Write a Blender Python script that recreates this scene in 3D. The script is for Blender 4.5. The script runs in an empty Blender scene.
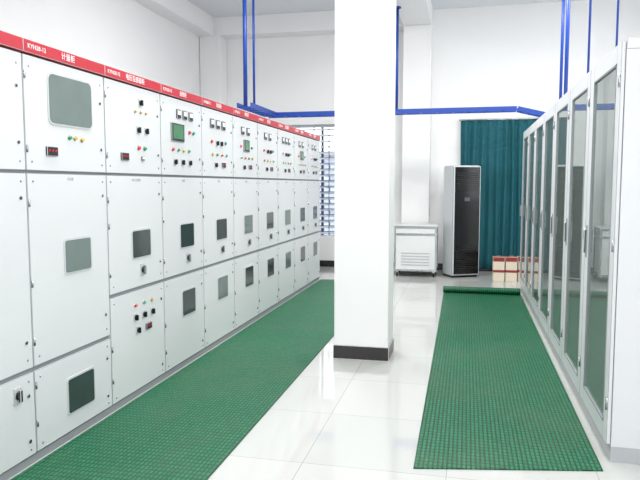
import bpy, bmesh, math, random
from mathutils import Vector, Matrix
random.seed(4)
scene = bpy.context.scene
scene.view_settings.view_transform = 'Standard'
scene.view_settings.exposure = 0.24

# ------------------------------------------------------------ materials
def lin(c):
    return tuple(((v/255)/12.92 if v/255 <= 0.04045 else ((v/255+0.055)/1.055)**2.4) for v in c)

def mat(name, rgb, rough=0.5, metal=0.0, noise=0.0, nscale=6.0, emit=None, estr=0.0, bump=0.0, alpha=1.0, coat=0.0):
    m = bpy.data.materials.new(name); m.use_nodes = True
    nt = m.node_tree; b = nt.nodes['Principled BSDF']
    c = lin(rgb)
    b.inputs['Base Color'].default_value = (*c, 1)
    b.inputs['Roughness'].default_value = rough
    b.inputs['Metallic'].default_value = metal
    b.inputs['Alpha'].default_value = alpha
    b.inputs['Coat Weight'].default_value = coat
    tc = nt.nodes.new('ShaderNodeTexCoord')
    n = nt.nodes.new('ShaderNodeTexNoise'); n.inputs['Scale'].default_value = nscale
    n.inputs['Detail'].default_value = 3
    nt.links.new(tc.outputs['Object'], n.inputs['Vector'])
    if noise > 0:
        mx = nt.nodes.new('ShaderNodeMix'); mx.data_type = 'RGBA'
        mx.inputs[6].default_value = (*[v*(1-noise) for v in c], 1)
        mx.inputs[7].default_value = (*[min(1, v*(1+noise)) for v in c], 1)
        nt.links.new(n.outputs['Fac'], mx.inputs[0])
        nt.links.new(mx.outputs[2], b.inputs['Base Color'])
    if bump > 0:
        bp = nt.nodes.new('ShaderNodeBump'); bp.inputs['Strength'].default_value = bump
        bp.inputs['Distance'].default_value = 0.01
        nt.links.new(n.outputs['Fac'], bp.inputs['Height'])
        nt.links.new(bp.outputs[0], b.inputs['Normal'])
    if emit:
        b.inputs['Emission Color'].default_value = (*lin(emit), 1)
        b.inputs['Emission Strength'].default_value = estr
    return m

M = {}
M['wall'] = mat('white_plaster', (240, 240, 240), 0.75, noise=0.02, nscale=2, bump=0.04)
M['ceil'] = mat('ceiling_paint', (222, 225, 229), 0.85, noise=0.02, nscale=2)
M['cab'] = mat('powder_coat_white', (219, 221, 223), 0.38, noise=0.012, nscale=3)
M['body'] = mat('cabinet_body_grey', (180, 184, 187), 0.5, noise=0.02)
M['gap'] = mat('gap_dark', (84, 88, 92), 0.7, noise=0.02)
M['seam'] = mat('seam_grey', (142, 147, 150), 0.7, noise=0.02)
M['red'] = mat('red_strip', (190, 22, 46), 0.4, noise=0.03)
M['white'] = mat('white_print', (245, 245, 245), 0.5, noise=0.01)
M['black'] = mat('black_plastic', (18, 19, 21), 0.4, noise=0.05)
M['dark'] = mat('black_baseboard_tile', (40, 36, 38), 0.25, noise=0.1)
M['gframe'] = mat('grey_gasket', (200, 204, 206), 0.45, noise=0.02)
M['glassd'] = mat('viewport_glass', (58, 70, 68), 0.08, noise=0.25, nscale=5)
M['glass_refl'] = mat('viewport_glass_painted_reflection', (104, 120, 116), 0.08, noise=0.18, nscale=5)  # paler copy of the glass: window reflection painted into the colour
M['screen'] = mat('green_screen', (74, 120, 90), 0.2, noise=0.2, nscale=20, emit=(70, 140, 90), estr=0.2)
M['lr'] = mat('lamp_red', (215, 25, 30), 0.3, emit=(215, 20, 20), estr=0.2)
M['lg'] = mat('lamp_green', (20, 150, 95), 0.3, emit=(10, 170, 100), estr=0.15)
M['ly'] = mat('lamp_yellow', (215, 180, 50), 0.3, emit=(225, 180, 30), estr=0.1)
M['blue'] = mat('blue_paint', (16, 60, 148), 0.4, noise=0.05)
M['chrome'] = mat('steel', (180, 182, 185), 0.25, metal=1.0, noise=0.03)
M['alu'] = mat('aluminium_frame', (205, 208, 212), 0.4, metal=0.3, noise=0.02)
M['slat'] = mat('blind_slat', (206, 212, 220), 0.5, noise=0.05)
M['bar'] = mat('window_bar_dark', (70, 78, 92), 0.5, noise=0.05)
M['acblack'] = mat('ac_black_glass', (16, 18, 20), 0.15, noise=0.05)
M['acside'] = mat('ac_side_grey', (196, 200, 202), 0.4, noise=0.02)
M['tube'] = mat('added_lamp_tube', (255, 255, 255), 0.5, emit=(250, 252, 255), estr=4.0)  # glowing tubes of the added, unseen ceiling lamps
M['mod'] = mat('relay_module', (120, 134, 134), 0.35, noise=0.08)
M['inner'] = mat('inner_panel', (206, 216, 214), 0.5, noise=0.04)
M['cart'] = mat('cart_panel', (222, 224, 224), 0.45, noise=0.04)
M['tan'] = mat('carton_cream', (226, 214, 194), 0.7, noise=0.05)
M['lr2'] = mat('carton_brown_red', (146, 52, 46), 0.5, noise=0.08)

def glass_mat():
    m = bpy.data.materials.new('tinted_glass_pale_veil'); m.use_nodes = True
    nt = m.node_tree; nt.nodes.clear()
    o = nt.nodes.new('ShaderNodeOutputMaterial')
    t = nt.nodes.new('ShaderNodeBsdfTransparent'); t.inputs[0].default_value = (.84, .90, .88, 1)
    d = nt.nodes.new('ShaderNodeBsdfDiffuse'); d.inputs[0].default_value = (*lin((182, 195, 191)), 1)
    xd = nt.nodes.new('ShaderNodeMixShader'); xd.inputs[0].default_value = 0.36  # pale diffuse veil mixed in to brighten panes over the dark interior
    nt.links.new(t.outputs[0], xd.inputs[1]); nt.links.new(d.outputs[0], xd.inputs[2])
    g = nt.nodes.new('ShaderNodeBsdfGlossy'); g.inputs['Roughness'].default_value = 0.012
    g.inputs[0].default_value = (.92, .96, .95, 1)
    f = nt.nodes.new('ShaderNodeFresnel'); f.inputs[0].default_value = 1.9
    x = nt.nodes.new('ShaderNodeMixShader')
    nt.links.new(f.outputs[0], x.inputs[0]); nt.links.new(xd.outputs[0], x.inputs[1])
    nt.links.new(g.outputs[0], x.inputs[2]); nt.links.new(x.outputs[0], o.inputs[0])
    return m
M['glass'] = glass_mat()

def floor_mat():
    m = bpy.data.materials.new('polished_floor_tiles'); m.use_nodes = True
    nt = m.node_tree; b = nt.nodes['Principled BSDF']
    tc = nt.nodes.new('ShaderNodeTexCoord'); mp = nt.nodes.new('ShaderNodeMapping')
    mp.inputs['Location'].default_value = (0.88, -0.2, 0)
    br = nt.nodes.new('ShaderNodeTexBrick'); br.offset = 0.0; br.squash = 1.0
    br.inputs['Scale'].default_value = 1.0
    br.inputs['Brick Width'].default_value = 0.8; br.inputs['Row Height'].default_value = 0.8
    br.inputs['Mortar Size'].default_value = 0.0025; br.inputs['Mortar Smooth'].default_value = 0.1
    br.inputs['Color1'].default_value = (*lin((194, 195, 192)), 1)
    br.inputs['Color2'].default_value = (*lin((188, 190, 187)), 1)
    br.inputs['Mortar'].default_value = (*lin((158, 159, 156)), 1)
    nt.links.new(tc.outputs['Object'], mp.inputs[0]); nt.links.new(mp.outputs[0], br.inputs['Vector'])
    nt.links.new(br.outputs['Color'], b.inputs['Base Color'])
    n = nt.nodes.new('ShaderNodeTexNoise'); n.inputs['Scale'].default_value = 1.5
    mr = nt.nodes.new('ShaderNodeMapRange')
    mr.inputs['To Min'].default_value = 0.03; mr.inputs['To Max'].default_value = 0.09
    nt.links.new(tc.outputs['Object'], n.inputs['Vector']); nt.links.new(n.outputs['Fac'], mr.inputs[0])
    nt.links.new(mr.outputs[0], b.inputs['Roughness'])
    b.inputs['IOR'].default_value = 1.9
    return m
M['floor'] = floor_mat()

def rubber_mat():
    m = bpy.data.materials.new('green_ribbed_rubber'); m.use_nodes = True
    nt = m.node_tree; b = nt.nodes['Principled BSDF']
    tc = nt.nodes.new('ShaderNodeTexCoord')
    br = nt.nodes.new('ShaderNodeTexBrick'); br.offset = 0.0
    br.inputs['Scale'].default_value = 1.0
    br.inputs['Brick Width'].default_value = 0.026; br.inputs['Row Height'].default_value = 0.045
    br.inputs['Mortar Size'].default_value = 0.006; br.inputs['Mortar Smooth'].default_value = 0.4
    br.inputs['Color1'].default_value = (*lin((20, 106, 70)), 1)
    br.inputs['Color2'].default_value = (*lin((34, 124, 84)), 1)
    br.inputs['Mortar'].default_value = (*lin((10, 66, 44)), 1)
    nt.links.new(tc.outputs['Object'], br.inputs['Vector'])
    n = nt.nodes.new('ShaderNodeTexNoise'); n.inputs['Scale'].default_value = 1.3; n.inputs['Detail'].default_value = 8
    n.inputs['Roughness'].default_value = 0.65
    nt.links.new(tc.outputs['Object'], n.inputs['Vector'])
    mr = nt.nodes.new('ShaderNodeMapRange')
    mr.inputs['From Min'].default_value = 0.45; mr.inputs['From Max'].default_value = 0.75
    mr.inputs['To Min'].default_value = 0.0; mr.inputs['To Max'].default_value = 0.45
    nt.links.new(n.outputs['Fac'], mr.inputs[0])
    mx = nt.nodes.new('ShaderNodeMix'); mx.data_type = 'RGBA'
    mx.inputs[7].default_value = (*lin((80, 104, 80)), 1)
    nt.links.new(mr.outputs[0], mx.inputs[0]); nt.links.new(br.outputs['Color'], mx.inputs[6])
    nt.links.new(mx.outputs[2], b.inputs['Base Color'])
    bp = nt.nodes.new('ShaderNodeBump'); bp.inputs['Strength'].default_value = 0.8; bp.inputs['Distance'].default_value = 0.003
    bp.invert = True
    nt.links.new(br.outputs['Fac'], bp.inputs['Height']); nt.links.new(bp.outputs[0], b.inputs['Normal'])
    b.inputs['Roughness'].default_value = 0.5
    b.inputs['Specular IOR Level'].default_value = 0.35
    return m
M['rubber'] = rubber_mat()

M['curtain'] = mat('teal_curtain_fabric', (16, 88, 98), 0.8, noise=0.12, nscale=3)

def facade_mat():
    m = bpy.data.materials.new('neighbour_facade_tiles'); m.use_nodes = True
    nt = m.node_tree; b = nt.nodes['Principled BSDF']
    tc = nt.nodes.new('ShaderNodeTexCoord'); mp = nt.nodes.new('ShaderNodeMapping')
    mp.inputs['Rotation'].default_value = (math.radians(90), 0, 0)
    br = nt.nodes.new('ShaderNodeTexBrick')
    br.inputs['Brick Width'].default_value = 0.30; br.inputs['Row Height'].default_value = 0.14
    br.inputs['Scale'].default_value = 1; br.inputs['Mortar Size'].default_value = 0.014
    br.inputs['Color1'].default_value = (*lin((204, 212, 228)), 1)
    br.inputs['Color2'].default_value = (*lin((170, 180, 200)), 1)
    br.inputs['Mortar'].default_value = (*lin((84, 92, 112)), 1)
    nt.links.new(tc.outputs['Object'], mp.inputs[0]); nt.links.new(mp.outputs[0], br.inputs['Vector'])
    nt.links.new(br.outputs['Color'], b.inputs['Base Color'])
    return m
M['facade'] = facade_mat()

# ------------------------------------------------------------ mesh builder
class B:
    def __init__(self, name):
        self.name = name; self.bm = bmesh.new(); self.mats = []
    def mi(self, k):
        if k not in self.mats: self.mats.append(k)
        return self.mats.index(k)
    def box(self, x0, x1, y0, y1, z0, z1, k, bev=0.0):
        r = bmesh.ops.create_cube(self.bm, size=1.0)
        vs = r['verts']
        for v in vs:
            v.co = Vector(((x0+x1)/2 + v.co.x*(x1-x0), (y0+y1)/2 + v.co.y*(y1-y0), (z0+z1)/2 + v.co.z*(z1-z0)))
        i = self.mi(k)
        fs = set(f for v in vs for f in v.link_faces)
        for f in fs: f.material_index = i
        if bev > 0:
            es = list(set(e for v in vs for e in v.link_edges))
            bmesh.ops.bevel(self.bm, geom=es, offset=bev, segments=2, affect='EDGES', profile=0.5)
        return self
    def cyl(self, p, axis, r, L, k, seg=20, r2=None, smooth=True):
        a = Vector(axis).normalized()
        q = a.to_track_quat('Z', 'Y').to_matrix().to_4x4()
        mt = Matrix.Translation(Vector(p) + a*L/2) @ q
        res = bmesh.ops.create_cone(self.bm, cap_ends=True, segments=seg, radius1=r, radius2=r if r2 is None else r2, depth=L, matrix=mt)
        i = self.mi(k)
        for f in set(f for v in res['verts'] for f in v.link_faces):
            f.material_index = i
            if smooth and len(f.verts) == 4: f.smooth = True
        return self
    def rplate(self, x0, x1, y0, y1, z0, z1, r, k):
        pts = []
        for cy, cz, a0 in ((y1-r, z1-r, 0), (y0+r, z1-r, 90), (y0+r, z0+r, 180), (y1-r, z0+r, 270)):
            for s in range(5):
                a = math.radians(a0+s*22.5)
                pts.append((cy+r*math.cos(a), cz+r*math.sin(a)))
        i = self.mi(k)
        a = [self.bm.verts.new((x0, y, z)) for y, z in pts]
        b = [self.bm.verts.new((x1, y, z)) for y, z in pts]
        fs = [self.bm.faces.new(b), self.bm.faces.new(a[::-1])]
        n = len(pts)
        for j in range(n):
            fs.append(self.bm.faces.new((a[j], a[(j+1) % n], b[(j+1) % n], b[j])))
        for f in fs: f.material_index = i
        return self
    def done(self, parent=None, loc=(0, 0, 0), rotz=0.0):
        bmesh.ops.recalc_face_normals(self.bm, faces=self.bm.faces)
        me = bpy.data.meshes.new(self.name)
        self.bm.to_mesh(me); self.bm.free()
        for k in self.mats: me.materials.append(M[k])
        o = bpy.data.objects.new(self.name, me)
        scene.collection.objects.link(o)
        o.location = loc; o.rotation_euler = (0, 0, rotz)
        if parent: o.parent = parent
        return o

# ------------------------------------------------------------ room shell
XL, XR, YB, YF, ZC = -5.02, 3.6, 12.0, -3.0, 4.72
T = 0.2
B('floor').box(XL-T, XR+T, YF-T, YB+T, -0.15, 0, 'floor').done()
B('ceiling').box(XL-T, XR+T, YF-T, YB+T, ZC, ZC+T, 'ceil').done()
B('wall_left').box(XL-T, XL, YF-T, YB+T, 0, ZC, 'wall').done()
wx0, wx1, wz0, wz1 = -3.9, -1.55, 0.55, 2.72
w = B('wall_back')
w.box(XL, wx0, YB, YB+T, 0, ZC, 'wall'); w.box(wx1, XR, YB, YB+T, 0, ZC, 'wall')
w.box(wx0, wx1, YB, YB+T, 0, wz0, 'wall'); w.box(wx0, wx1, YB, YB+T, wz1, ZC, 'wall')
w.done()
w = B('wall_right')
ys = [(-2.2, 0.2), (1.2, 3.6), (5.0, 7.4), (8.4, 10.8)]
zz0, zz1 = 1.2, 3.6
w.box(XR, XR+T, YF-T, YB+T, 0, zz0, 'wall'); w.box(XR, XR+T, YF-T, YB+T, zz1, ZC, 'wall')
prev = YF-T
for a, b in ys:
    w.box(XR, XR+T, prev, a, zz0, zz1, 'wall'); prev = b
w.box(XR, XR+T, prev, YB+T, zz0, zz1, 'wall')
w.done()
w = B('wall_front')
xs = [(-4.4, -2.2), (-1.2, 2.6)]
w.box(XL, XR, YF-T, YF, 0, 0.9, 'wall'); w.box(XL, XR, YF-T, YF, 3.7, ZC, 'wall')
prev = XL
for a, b in xs:
    w.box(prev, a, YF-T, YF, 0.9, 3.7, 'wall'); prev = b
w.box(prev, XR, YF-T, YF, 0.9, 3.7, 'wall')
w.done()
B('ceiling_beam').box(-1.15, -0.66, YF, YB, 4.38, ZC, 'wall').done()
B('ceiling_beam').box(XL, -1.15, YB-0.35, YB, 4.38, ZC, 'wall').done()
B('ceiling_beam').box(XL, XL+0.3, YF, YB-0.35, 4.38, ZC, 'wall').done()
B('ceiling_beam').box(-0.66, XR, 5.6, 6.0, 4.38, ZC, 'wall').done()
B('ceiling_beam').box(XL+0.3, -1.15, 5.6, 6.0, 4.38, ZC, 'wall').done()

def column(x0, x1, y0, y1):
    c = B('structural_column')
    c.box(x0, x1, y0, y1, 0.12, 4.38, 'wall', 0.006)
    c.box(x0-0.008, x1+0.008, y0-0.008, y1+0.008, 0, 0.125, 'dark', 0.003)
    return c.done()
column(-1.15, -0.66, 5.6, 6.0)
column(-1.15, -0.66, 11.65, 11.99)
column(XL+0.01, XL+0.42, 11.62, 11.99)

B('baseboard_back').box(-4.6, -1.16, 11.985, 12.0, 0, 0.12, 'dark').box(-0.65, XR, 11.985, 12.0, 0, 0.12, 'dark').done()
B('baseboard_left').box(XL, XL+0.015, YF, 11.6, 0, 0.12, 'dark').done()

def window_y(name, x0, x1, y, z0, z1, slats=False, n=3):
    o = B(name); f = 0.05
    o.box(x0, x1, y, y+0.06, z0, z0+f, 'alu'); o.box(x0, x1, y, y+0.06, z1-f, z1, 'alu')
    o.box(x0, x0+f, y, y+0.06, z0+f, z1-f, 'alu'); o.box(x1-f, x1, y, y+0.06, z0+f, z1-f, 'alu')
    for i in range(1, n):
        x = x0+(x1-x0)*i/n
        o.box(x-0.022, x+0.022, y+0.01, y+0.05, z0+f, z1-f, 'bar' if slats else 'alu')
    if slats:
        z = z0+0.08
        while z < z1-0.06:
            o.box(x0+f, x1-f, y-0.05, y-0.012, z, z+0.03, 'slat'); z += 0.11
        for i in range(8):
            x = x0+0.15+i*(x1-x0-0.3)/7
            o.box(x-0.006, x+0.006, y-0.06, y-0.05, z0+f, z1-f, 'bar')
        o.box(x0-0.0, x1, y-0.1, y-0.001, z0, z0+0.03, 'wall')
    return o.done()
window_y('window_1', wx0, wx1, YB+0.1, wz0, wz1, True, 4)
for i, (a, b) in enumerate(xs):
    window_y('window_%d' % (i+2), a, b, YF-0.12, 0.9, 3.7, False, 3)
for i, (a, b) in enumerate(ys):
    o = B('window_%d' % (i+4)); f = 0.05; x = XR+0.06
    o.box(x, x+0.06, a, b, zz0, zz0+f, 'alu'); o.box(x, x+0.06, a, b, zz1-f, zz1, 'alu')
    o.box(x, x+0.06, a, a+f, zz0+f, zz1-f, 'alu'); o.box(x, x+0.06, b-f, b, zz0+f, zz1-f, 'alu')
    m_ = (a+b)/2; o.box(x+.01, x+0.05, m_-.025, m_+.025, zz0+f, zz1-f, 'alu')
    o.done()
B('neighbour_building').box(-9, 0, 15.5, 16.0, -0.15, 2.3, 'facade').box(-9.1, 0.1, 15.4, 16.1, 2.3, 2.40, 'body').done()
B('outdoor_ground').box(-12, 12, YB+T+0.01, 18, -0.3, -0.15, 'body').done()

# ------------------------------------------------------------ switchgear row (left)
XF = -2.357
def text_on(parent, s, y, z, size, x, k='white'):
    cu = bpy.data.curves.new('label', 'FONT'); cu.body = s; cu.size = size
    cu.align_x = 'CENTER'; cu.align_y = 'CENTER'; cu.extrude = 0.0008
    cu.materials.append(M[k])
    o = bpy.data.objects.new('label_text', cu); scene.collection.objects.link(o)
    o.rotation_euler = (math.radians(90), 0, math.radians(90)); o.location = (x, y, z)
    o.parent = parent
names = ['进线柜', '计量柜', '计量柜', '电压互感器柜', '出线柜', '出线柜', '联络柜', '出线柜', '变压器柜', '出线柜', '出线柜']

def win(c, y0, W, u0, u1, z0, z1, k='glassd', r=0.015):
    a, b = y0+u0*W, y0+u1*W
    c.rplate(XF-0.004, XF+0.005, a-0.012, b+0.012, z0-0.012, z1+0.012, r+0.01, 'gframe')
    c.rplate(XF-0.004, XF+0.007, a, b, z0, z1, r, k)
def lamp(c, y, z, k, r=0.012):
    c.cyl((XF-0.002, y, z), (1, 0, 0), r+0.005, 0.008, 'chrome', 16)
    c.cyl((XF+0.004, y, z), (1, 0, 0), r, 0.014, k, 16)
def lock(c, y, z):
    c.cyl((XF-0.002, y, z), (1, 0, 0), 0.011, 0.007, 'chrome', 14)
    c.cyl((XF+0.004, y, z), (1, 0, 0), 0.005, 0.004, 'black', 12)
def meter(c, y, z, s=0.06, k='white'):
    c.box(XF-0.002, XF+0.012, y-s/2, y+s/2, z-s/2, z+s/2, 'black', 0.003)
    c.box(XF+0.01, XF+0.0135, y-s*0.36, y+s*0.36, z-s*0.12, z+s*0.36, k)
def handle(c, y, z):
    c.box(XF-0.002, XF+0.006, y-0.03, y+0.03, z-0.045, z+0.045, 'gframe', 0.003)
    c.cyl((XF+0.004, y, z), (1, 0, 0), 0.022, 0.012, 'black')
    c.box(XF+0.014, XF+0.03, y-0.01, y+0.01, z-0.035, z+0.035, 'black', 0.004)
def knob(c, y, z):
    c.box(XF-0.002, XF+0.005, y-0.028, y+0.028, z-0.028, z+0.028, 'gframe', 0.002)
    c.cyl((XF+0.004, y, z), (1, 0, 0), 0.02, 0.01, 'black')
    c.box(XF+0.012, XF+0.026, y-0.006, y+0.006, z-0.02, z+0.02, 'black')
def display(c, y, z, w_=0.085, h_=0.05):
    c.box(XF-0.002, XF+0.012, y-w_/2, y+w_/2, z-h_/2, z+h_/2, 'black', 0.003)
    for j in range(3):
        yy = y-w_*0.28+j*w_*0.28
        c.box(XF+0.011, XF+0.0132, yy-0.005, yy+0.005, z-0.002, z+0.010, 'lr')

K0 = -2
for k in range(K0, 9):
    W = 0.8; y0 = 3.08+k*W; y1 = y0+W
    c = B('switchgear_cabinet')
    c.box(XF-1.5, XF-0.024, y0+0.001, y1-0.001, 0.0, 2.28, 'body')
    c.box(XF-0.10, XF+0.012, y0+0.001, y1-0.001, 2.290, 2.362, 'red', 0.003)
    g = 0.005
    split = 0.55 if k <= 0 else 0.82
    c.box(XF-0.024, XF, y0+g, y1-g, 1.652, 2.28, 'cab', 0.003)
    c.box(XF-0.024, XF, y0+g, y1-g, split, 1.634, 'cab', 0.003)
    c.box(XF-0.024, XF, y0+g, y1-g, 0.055, split-0.028, 'cab', 0.003)
    c.box(XF-0.022, XF-0.012, y0, y1, 0.0, 0.045, 'seam')
    c.box(XF-0.0235, XF-0.018, y0+.001, y1-.001, 1.634, 1.652, 'seam')
    c.box(XF-0.0235, XF-0.014, y0+.001, y1-.001, split-0.028, split, 'seam')
    c.box(XF-0.0235, XF-0.019, y0+.001, y0+g, 0.05, 2.268, 'gap')
    for z in (0.2, 0.42, split+0.12, split+0.45, 1.45, 1.75, 2.15):
        c.cyl((XF+0.003, y0+g+0.006, z), (0, 0, 1), 0.006, 0.04, 'chrome', 10)
    for z in (0.09, split-0.07, split+0.05, 1.59, 1.70, 2.22):
        for yy in (y0+0.05, y1-0.05):
            c.cyl((XF-0.001, yy, z), (1, 0, 0), 0.006, 0.004, 'chrome', 8)
    P = lambda u: y0+u*W
    for z in (1.80, 2.1, 1.50, split+0.15, split-0.15, 0.14): lock(c, P(0.93), z)
    if k != -1:
        win(c, y0, W, 0.40, 0.73, 1.04, 1.235, 'glass_refl' if k in (0, 4, 6) else 'glassd')
    else:
        win(c, y0, W, 0.35, 0.62, 1.04, 1.235)
    if k >= 1: handle(c, P(0.57), 0.94)
    if k <= 0:
        if k == 0:
            win(c, y0, W, 0.38, 0.72, 0.17, 0.38)
        else:
            handle(c, P(0.82), 0.43)
            knob(c, P(0.50), 0.43)
    elif k == 1:
        for j, u in enumerate((0.42, 0.58, 0.74)):
            knob(c, P(u), 0.60); lamp(c, P(u), 0.69, ['lr', 'lg', 'ly'][j], 0.009)
        knob(c, P(0.46), 0.50); display(c, P(0.66), 0.50)
    else:
        win(c, y0, W, 0.42, 0.74, 0.45, 0.66, 'glass_refl' if k % 3 == 0 else 'glassd')
    if k in (-1, -2):
        meter(c, P(0.4), 2.15); lamp(c, P(0.6), 1.9, 'lg')
    elif k == 0:
        win(c, y0, W, 0.27, 0.80, 1.93, 2.21, 'glass_refl', 0.035)
        lamp(c, P(0.50), 1.855, 'lg', 0.010); lamp(c, P(0.57), 1.855, 'ly', 0.010); lamp(c, P(0.66), 1.85, 'ly', 0.010)
        display(c, P(0.28), 1.765, 0.10, 0.055)
    elif k == 1:
        knob(c, P(0.6), 2.17)
        for u in (0.5, 0.6, 0.7): lamp(c, P(u), 2.10, 'ly', 0.006)
        knob(c, P(0.55), 1.97); knob(c, P(0.70), 1.97)
        lamp(c, P(0.55), 1.84, 'lr'); lamp(c, P(0.66), 1.84, 'lg')
        display(c, P(0.30), 1.77, 0.10, 0.055)
        meter(c, P(0.62), 1.765, 0.035)
    elif k == 2:
        for u in (0.40, 0.55, 0.70): meter(c, P(u), 2.16, 0.075)
        c.box(XF-.002, XF+.012, P(.22), P(.52), 1.93, 2.08, 'black', .004)
        c.box(XF+.011, XF+.014, P(.25), P(.49), 1.95, 2.065, 'screen')
        lamp(c, P(.66), 2.02, 'lr'); lamp(c, P(.76), 2.02, 'lg')
        for j, u in enumerate((.25, .38, .51, .64)): lamp(c, P(u), 1.86, ['lr', 'lg', 'ly', 'lg'][j], .010)
        for u in (.3, .48, .66): knob(c, P(u), 1.76)
    else:
        mm = (k % 3)
        for u in ((.36, .58) if mm else (.3, .48, .66)): meter(c, P(u), 2.15, 0.085)
        lamp(c, P(.28), 1.98, 'lr'); lamp(c, P(.72), 1.98, 'lg')
        if mm == 1:
            c.box(XF-.002, XF+.012, P(.4), P(.62), 1.93, 2.06, 'black', .004); c.box(XF+.011, XF+.014, P(.43), P(.59), 1.95, 2.045, 'screen')
        else:
            knob(c, P(.45), 1.97); knob(c, P(.58), 1.97)
        for j, u in enumerate((.3, .45, .6, .75)): lamp(c, P(u), 1.86, ['lg', 'lr', 'lg', 'ly'][(j+k) % 4], .010)
        knob(c, P(.4), 1.76); display(c, P(.66), 1.765, .09, .05)
    o = c.done()
    text_on(o, names[k-K0], P(0.5), 2.326, 0.045, XF+0.0125)
    text_on(o, 'KYN28-12', P(0.14), 2.326, 0.036, XF+0.0125)
    text_on(o, names[k-K0], P(0.5), 1.605, 0.022, XF+0.0005, 'body')

# ------------------------------------------------------------ glazed relay cabinets (right)
XG = 0.80
for k in range(7):
    W = 0.89; y0 = 3.80+k*W; y1 = y0+W
    c = B('glazed_relay_cabinet')
    D = 0.8; a, b = y0+0.001, y1-0.001
    x0, x1 = XG+0.025, XG+D
    c.box(x0, x1, a, b, 0, 0.09, 'body')
    c.box(x0, x1, a, b, 0.09, 0.14, 'cab'); c.box(x0, x1, a, b, 2.30, 2.36, 'cab', 0.004)
    c.box(x0, x1, a, a+0.02, 0.14, 2.30, 'cab'); c.box(x0, x1, b-0.02, b, 0.14, 2.30, 'cab')
    c.box(x1-0.02, x1, a+0.02, b-0.02, 0.14, 2.30, 'inner')
    s0, s1, zt, zb = 0.10, 0.13, 2.24, 0.20
    da, db = a+0.005, b-0.005
    c.box(XG, x0-0.002, da, da+s0, 0.10, 2.345, 'cab', 0.004); c.box(XG, x0-0.002, db-s1, db, 0.10, 2.345, 'cab', 0.004)
    c.box(XG, x0-0.002, da+s0, db-s1, zt, 2.345, 'cab', 0.003); c.box(XG, x0-0.002, da+s0, db-s1, 0.10, zb, 'cab', 0.003)
    ga, gb = da+s0, db-s1
    for (p, q, r_, s_) in ((ga, ga+.010, zb, zt), (gb-.010, gb, zb, zt), (ga, gb, zb, zb+.010), (ga, gb, zt-.010, zt)):
        c.box(XG-0.002, XG+0.012, p, q, r_, s_, 'seam')
    c.box(XG+0.008, XG+0.012, ga+.004, gb-.004, zb+.004, zt-.004, 'glass')
    c.box(XG+0.09, XG+0.11, a+0.021, b-0.021, 0.15, 2.295, 'inner')
    for j, z in enumerate((1.98, 1.45, 1.02, 0.55)):
        hh = 0.22 if j % 2 == (k % 2) else 0.15
        c.box(XG+0.065, XG+0.09, a+0.2, b-0.2, z-hh/2, z+hh/2, 'mod', 0.006)
        c.box(XG+0.061, XG+0.067, a+0.25, a+0.36, z-0.02, z+0.05, 'screen')
        for q in range(4):
            c.cyl((XG+0.066, a+0.42+q*0.06, z), (-1, 0, 0), 0.01, 0.006, ['lg', 'lr', 'ly', 'lg'][q], 10)
    c.box(XG-0.005, XG, db-0.085, db-0.045, 1.08, 1.30, 'chrome', 0.002)
    c.box(XG-0.022, XG-0.005, db-0.073, db-0.057, 1.11, 1.27, 'black', 0.005)
    for z in (0.3, 1.2, 2.1): c.cyl((XG-0.004, da+0.006, z), (0, 0, 1), 0.007, 0.07, 'chrome', 10)
    c.done()

# ------------------------------------------------------------ rubber mats
def mat_poly(name, pts, t=0.008, roll=None):
    bm = bmesh.new()
    lo = [bm.verts.new((x, y, 0.0005)) for x, y in pts]; hi = [bm.verts.new((x, y, t)) for x, y in pts]
    bm.faces.new(hi); bm.faces.new(lo[::-1]); n = len(pts)
    for i in range(n): bm.faces.new((lo[i], lo[(i+1) % n], hi[(i+1) % n], hi[i]))
    if roll:
        xa, xb, yr, r0 = roll
        prev = None
        N = 56
        for i in range(N+1):
            a = -math.pi/2 + i/N*2*math.pi*1.9
            r = r0*(1-0.45*i/N)
            y = yr + r*math.cos(a); z = t+0.001 + r0 + r*math.sin(a)
            row = [bm.verts.new((xa, y, z)), bm.verts.new((xb, y, z))]
            if prev:
                f = bm.faces.new((prev[0], prev[1], row[1], row[0])); f.smooth = True
            prev = row
    bmesh.ops.recalc_face_normals(bm, faces=bm.faces)
    me = bpy.data.meshes.new(name); bm.to_mesh(me); bm.free(); me.materials.append(M['rubber'])
    o = bpy.data.objects.new(name, me); scene.collection.objects.link(o)
    return o
mat_poly('rubber_floor_mat', [(-2.34, 1.2), (-1.32, 1.2), (-1.33, 10.3), (-2.34, 10.3)])
mat_poly('rubber_floor_mat', [(-0.26, 3.46), (0.76, 3.66), (0.78, 9.45), (-0.30, 9.45)], roll=(-0.31, 0.77, 9.42, 0.05))

# ------------------------------------------------------------ blue trays and conduits
def tray_x(t, x0, x1, y, z, wd=0.22, h=0.07):
    t.box(x0, x1, y-wd/2, y-wd/2+0.012, z, z+h, 'blue'); t.box(x0, x1, y+wd/2-0.012, y+wd/2, z, z+h, 'blue')
    x = x0+0.05
    while x < x1-0.03:
        t.box(x, x+0.03, y-wd/2+0.012, y+wd/2-0.012, z+0.005, z+0.02, 'blue'); x += 0.25
def tray_y(t, y0, y1, x, z, wd=0.22, h=0.07):
    t.box(x-wd/2, x-wd/2+0.012, y0, y1, z, z+h, 'blue'); t.box(x+wd/2-0.012, x+wd/2, y0, y1, z, z+h, 'blue')
    y = y0+0.05
    while y < y1-0.03:
        t.box(x-wd/2+0.012, x+wd/2-0.012, y, y+0.03, z+0.005, z+0.02, 'blue'); y += 0.25
tr = B('cable_tray')
tray_x(tr, -3.3, 0.72, 10.42, 2.70)
tray_y(tr, 9.0, 10.30, -3.2, 2.70)
tr.done()
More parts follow.
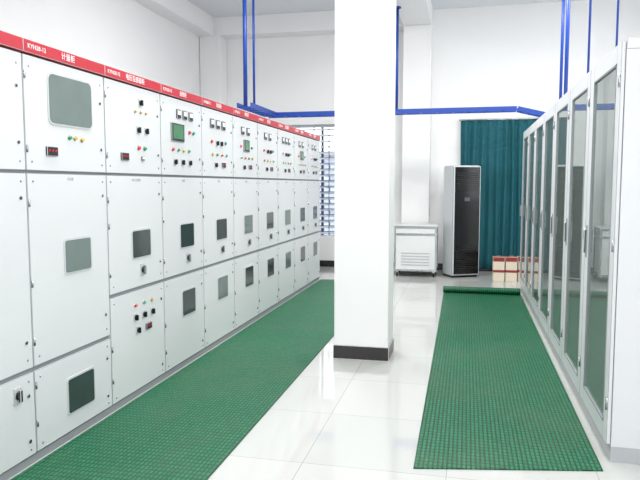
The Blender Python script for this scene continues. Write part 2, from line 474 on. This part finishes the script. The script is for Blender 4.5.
# sloping end running down behind the right-hand cabinet row
s = B('cable_tray')
s.box(0, 0.55, -0.11, -0.098, 0, 0.07, 'blue').box(0, 0.55, 0.098, 0.11, 0, 0.07, 'blue')
for i in range(4): s.box(0.05+i*.13, 0.08+i*.13, -0.098, 0.098, .005, .02, 'blue')
so = s.done(loc=(0.724, 10.42, 2.70)); so.rotation_euler = (0, math.radians(14), 0)
def rod(x, y, z0, z1=ZC, r=0.016):
    t = B('hanger_pipe')
    t.cyl((x, y, z0), (0, 0, 1), r, z1-z0-0.003, 'blue', 14)
    t.cyl((x, y, z1-0.023), (0, 0, 1), r*2.2, 0.02, 'blue', 14)
    t.done()
rod(-3.20, 9.07, 2.722, r=0.030); rod(-3.15, 9.32, 2.722, r=0.018)
rod(-1.13, 10.42, 2.722, 4.38, r=0.028)
tr2 = B('cable_tray')
tray_y(tr2, 5.0, 10.0, 1.26, 2.40)
for y in (5.2, 7.0, 8.7, 9.8): tr2.box(1.16, 1.36, y, y+0.03, 2.362, 2.402, 'blue')
tr2.done()
rod(1.185, 9.10, 2.425, r=0.020); rod(1.185, 8.65, 2.425, r=0.024)
rod(1.20, 7.20, 2.425, r=0.012); rod(1.20, 5.90, 2.425, 4.38, r=0.009)

# ------------------------------------------------------------ curtain
def curtain(x0, x1, y, z0, z1):
    bm = bmesh.new(); nx, nz = 160, 16; g = []
    for i in range(nx+1):
        col = []
        for j in range(nz+1):
            u = i/nx; v = j/nz
            ph = u*2*math.pi*11 + 0.5*math.sin(u*9+v*1.5)
            amp = 0.035 + 0.012*math.sin(u*13)
            col.append(bm.verts.new((x0+(x1-x0)*u + 0.01*math.sin(v*4+u*20), y+amp*math.sin(ph)*(1.0-0.35*v), z0+(z1-z0)*v)))
        g.append(col)
    for i in range(nx):
        for j in range(nz):
            f = bm.faces.new((g[i][j], g[i+1][j], g[i+1][j+1], g[i][j+1])); f.smooth = True
    me = bpy.data.meshes.new('window_curtain'); bm.to_mesh(me); bm.free(); me.materials.append(M['curtain'])
    o = bpy.data.objects.new('window_curtain', me); scene.collection.objects.link(o)
    md = o.modifiers.new('s', 'SOLIDIFY'); md.thickness = 0.004
    r = B('curtain_rail'); r.cyl((0-0.78, 0, 0), (1, 0, 0), 0.014, 1.6, 'chrome')
    r.box(-0.72, -0.69, 0, 0.09, -0.01, 0.01, 'chrome'); r.box(0.72, 0.75, 0, 0.09, -0.01, 0.01, 'chrome')
    r.done(parent=o, loc=((x0+x1)/2, y, z1+0.01))
    return o
curtain(-0.12, 1.35, 11.9, 0.05, 2.72)

# ------------------------------------------------------------ floor standing air conditioner
a = B('floor_air_conditioner')
a.box(-0.25, 0.25, -0.15, 0.2, 0.03, 1.90, 'acside', 0.02)
a.box(-0.24, 0.24, -0.13, 0.18, 0.0, 0.03, 'black')
a.box(-0.252, 0.252, -0.19, -0.14, 0.04, 1.89, 'acblack', 0.02)
for i in range(9):
    z = 1.48+i*0.035
    a.box(-0.2, 0.2, -0.2, -0.188, z, z+0.012, 'black')
a.box(-0.05, 0.05, -0.194, -0.188, 1.30, 1.36, 'gap')
for i in range(12):
    z = 0.15+i*0.035
    a.box(-0.2, 0.2, -0.196, -0.188, z, z+0.01, 'black')
a.done(loc=(-0.08, 11.25, 0), rotz=math.radians(28))

# ------------------------------------------------------------ white equipment cart
c = B('equipment_trolley')
x0, x1, y0, y1 = -1.20, -0.48, 10.95, 11.5
zb, zt = 0.10, 0.87
c.box(x0+.02, x1-.02, y0+.015, y1-.015, zb+.02, zt-.02, 'cart', 0.005)
for xx in (x0, x1-.03):
    for yy in (y0, y1-.03): c.box(xx, xx+.03, yy, yy+.03, zb, zt, 'chrome', .003)
for z in (zb, zt-.03, 0.72):
    c.box(x0+.03, x1-.03, y0+.002, y0+.025, z, z+.03, 'chrome'); c.box(x1-.025, x1-.002, y0+.03, y1-.03, z, z+.03, 'chrome'); c.box(x0+.002, x0+.025, y0+.03, y1-.03, z, z+.03, 'chrome')
c.box(x0-.01, x1+.01, y0-.01, y1+.01, zt, zt+.02, 'gframe', .004)
for j in range(5): c.box(x0+.12, x1-.12, y0+.008, y0+.016, .2+j*.05, .215+j*.05, 'body')
for xx in (x0+.05, x1-.05):
    for yy in (y0+.05, y1-.05):
        c.box(xx-.02, xx+.02, yy-.02, yy+.02, 0.07, 0.10, 'chrome')
        c.cyl((xx-.012, yy, .04), (1, 0, 0), .04, .024, 'black')
c.done()

# ------------------------------------------------------------ cartons by the curtain
def carton(x, y, h=0.40, w_=0.18, rz=0.0):
    e = B('storage_carton'); d = 0.15
    e.box(-w_/2, w_/2, -d/2, d/2, 0, h*.80, 'tan', .004)
    e.box(-w_/2-.003, w_/2+.003, -d/2-.003, d/2+.003, h*.80, h, 'lr2', .005)
    e.box(-w_/2-.002, w_/2+.002, -d/2-.002, d/2+.002, h*.36, h*.46, 'lr2')
    e.box(-.035, .035, -.008, .008, h, h+.012, 'black', .003)
    e.done(loc=(x, y, 0), rotz=rz)
for x, y, rz in ((0.53, 10.85, .05), (0.735, 10.87, -.04), (0.93, 10.95, 0.06)): carton(x, y, rz=rz)

# ------------------------------------------------------------ added ceiling lamps, out of view, to light the room
for (x, y, e) in ((-1.9, 1.0, 42), (-1.9, 4.0, 54), (-2.2, 8.0, 80), (0.6, 1.0, 42), (0.4, 4.2, 60), (0.2, 8.0, 90), (2.4, 7.8, 90)):
    f = B('added_ceiling_lamp')
    f.box(-0.12, 0.12, -0.65, 0.65, 0.02, 0.08, 'white', .004)
    for dx in (-.06, .06): f.cyl((dx, -.6, 0.0), (0, 1, 0), .014, 1.2, 'tube', 12)
    o = f.done(loc=(x, y, ZC-0.08))
    ld = bpy.data.lights.new('added_fill_light', 'AREA'); ld.shape = 'RECTANGLE'; ld.size = 0.3; ld.size_y = 1.25
    ld.energy = e; ld.color = (1.0, 0.985, 0.965)
    lo = bpy.data.objects.new('added_fill_light', ld); scene.collection.objects.link(lo)
    lo.parent = o; lo.location = (0, 0, -0.03)

wd = bpy.data.worlds.new('World'); scene.world = wd; wd.use_nodes = True
bg = wd.node_tree.nodes['Background']
bg.inputs[0].default_value = (0.96, 0.98, 1.0, 1); bg.inputs[1].default_value = 2.4

# ------------------------------------------------------------ camera
cam = bpy.data.cameras.new('camera'); co = bpy.data.objects.new('camera', cam); scene.collection.objects.link(co)
cam.sensor_width = 36; cam.lens = 36*640/640; cam.clip_end = 200
th = math.radians(12.89); p = math.radians(4.91)
co.location = (0, 0, 1.57)
co.rotation_euler = (math.radians(90)-p, 0, th)
scene.camera = co
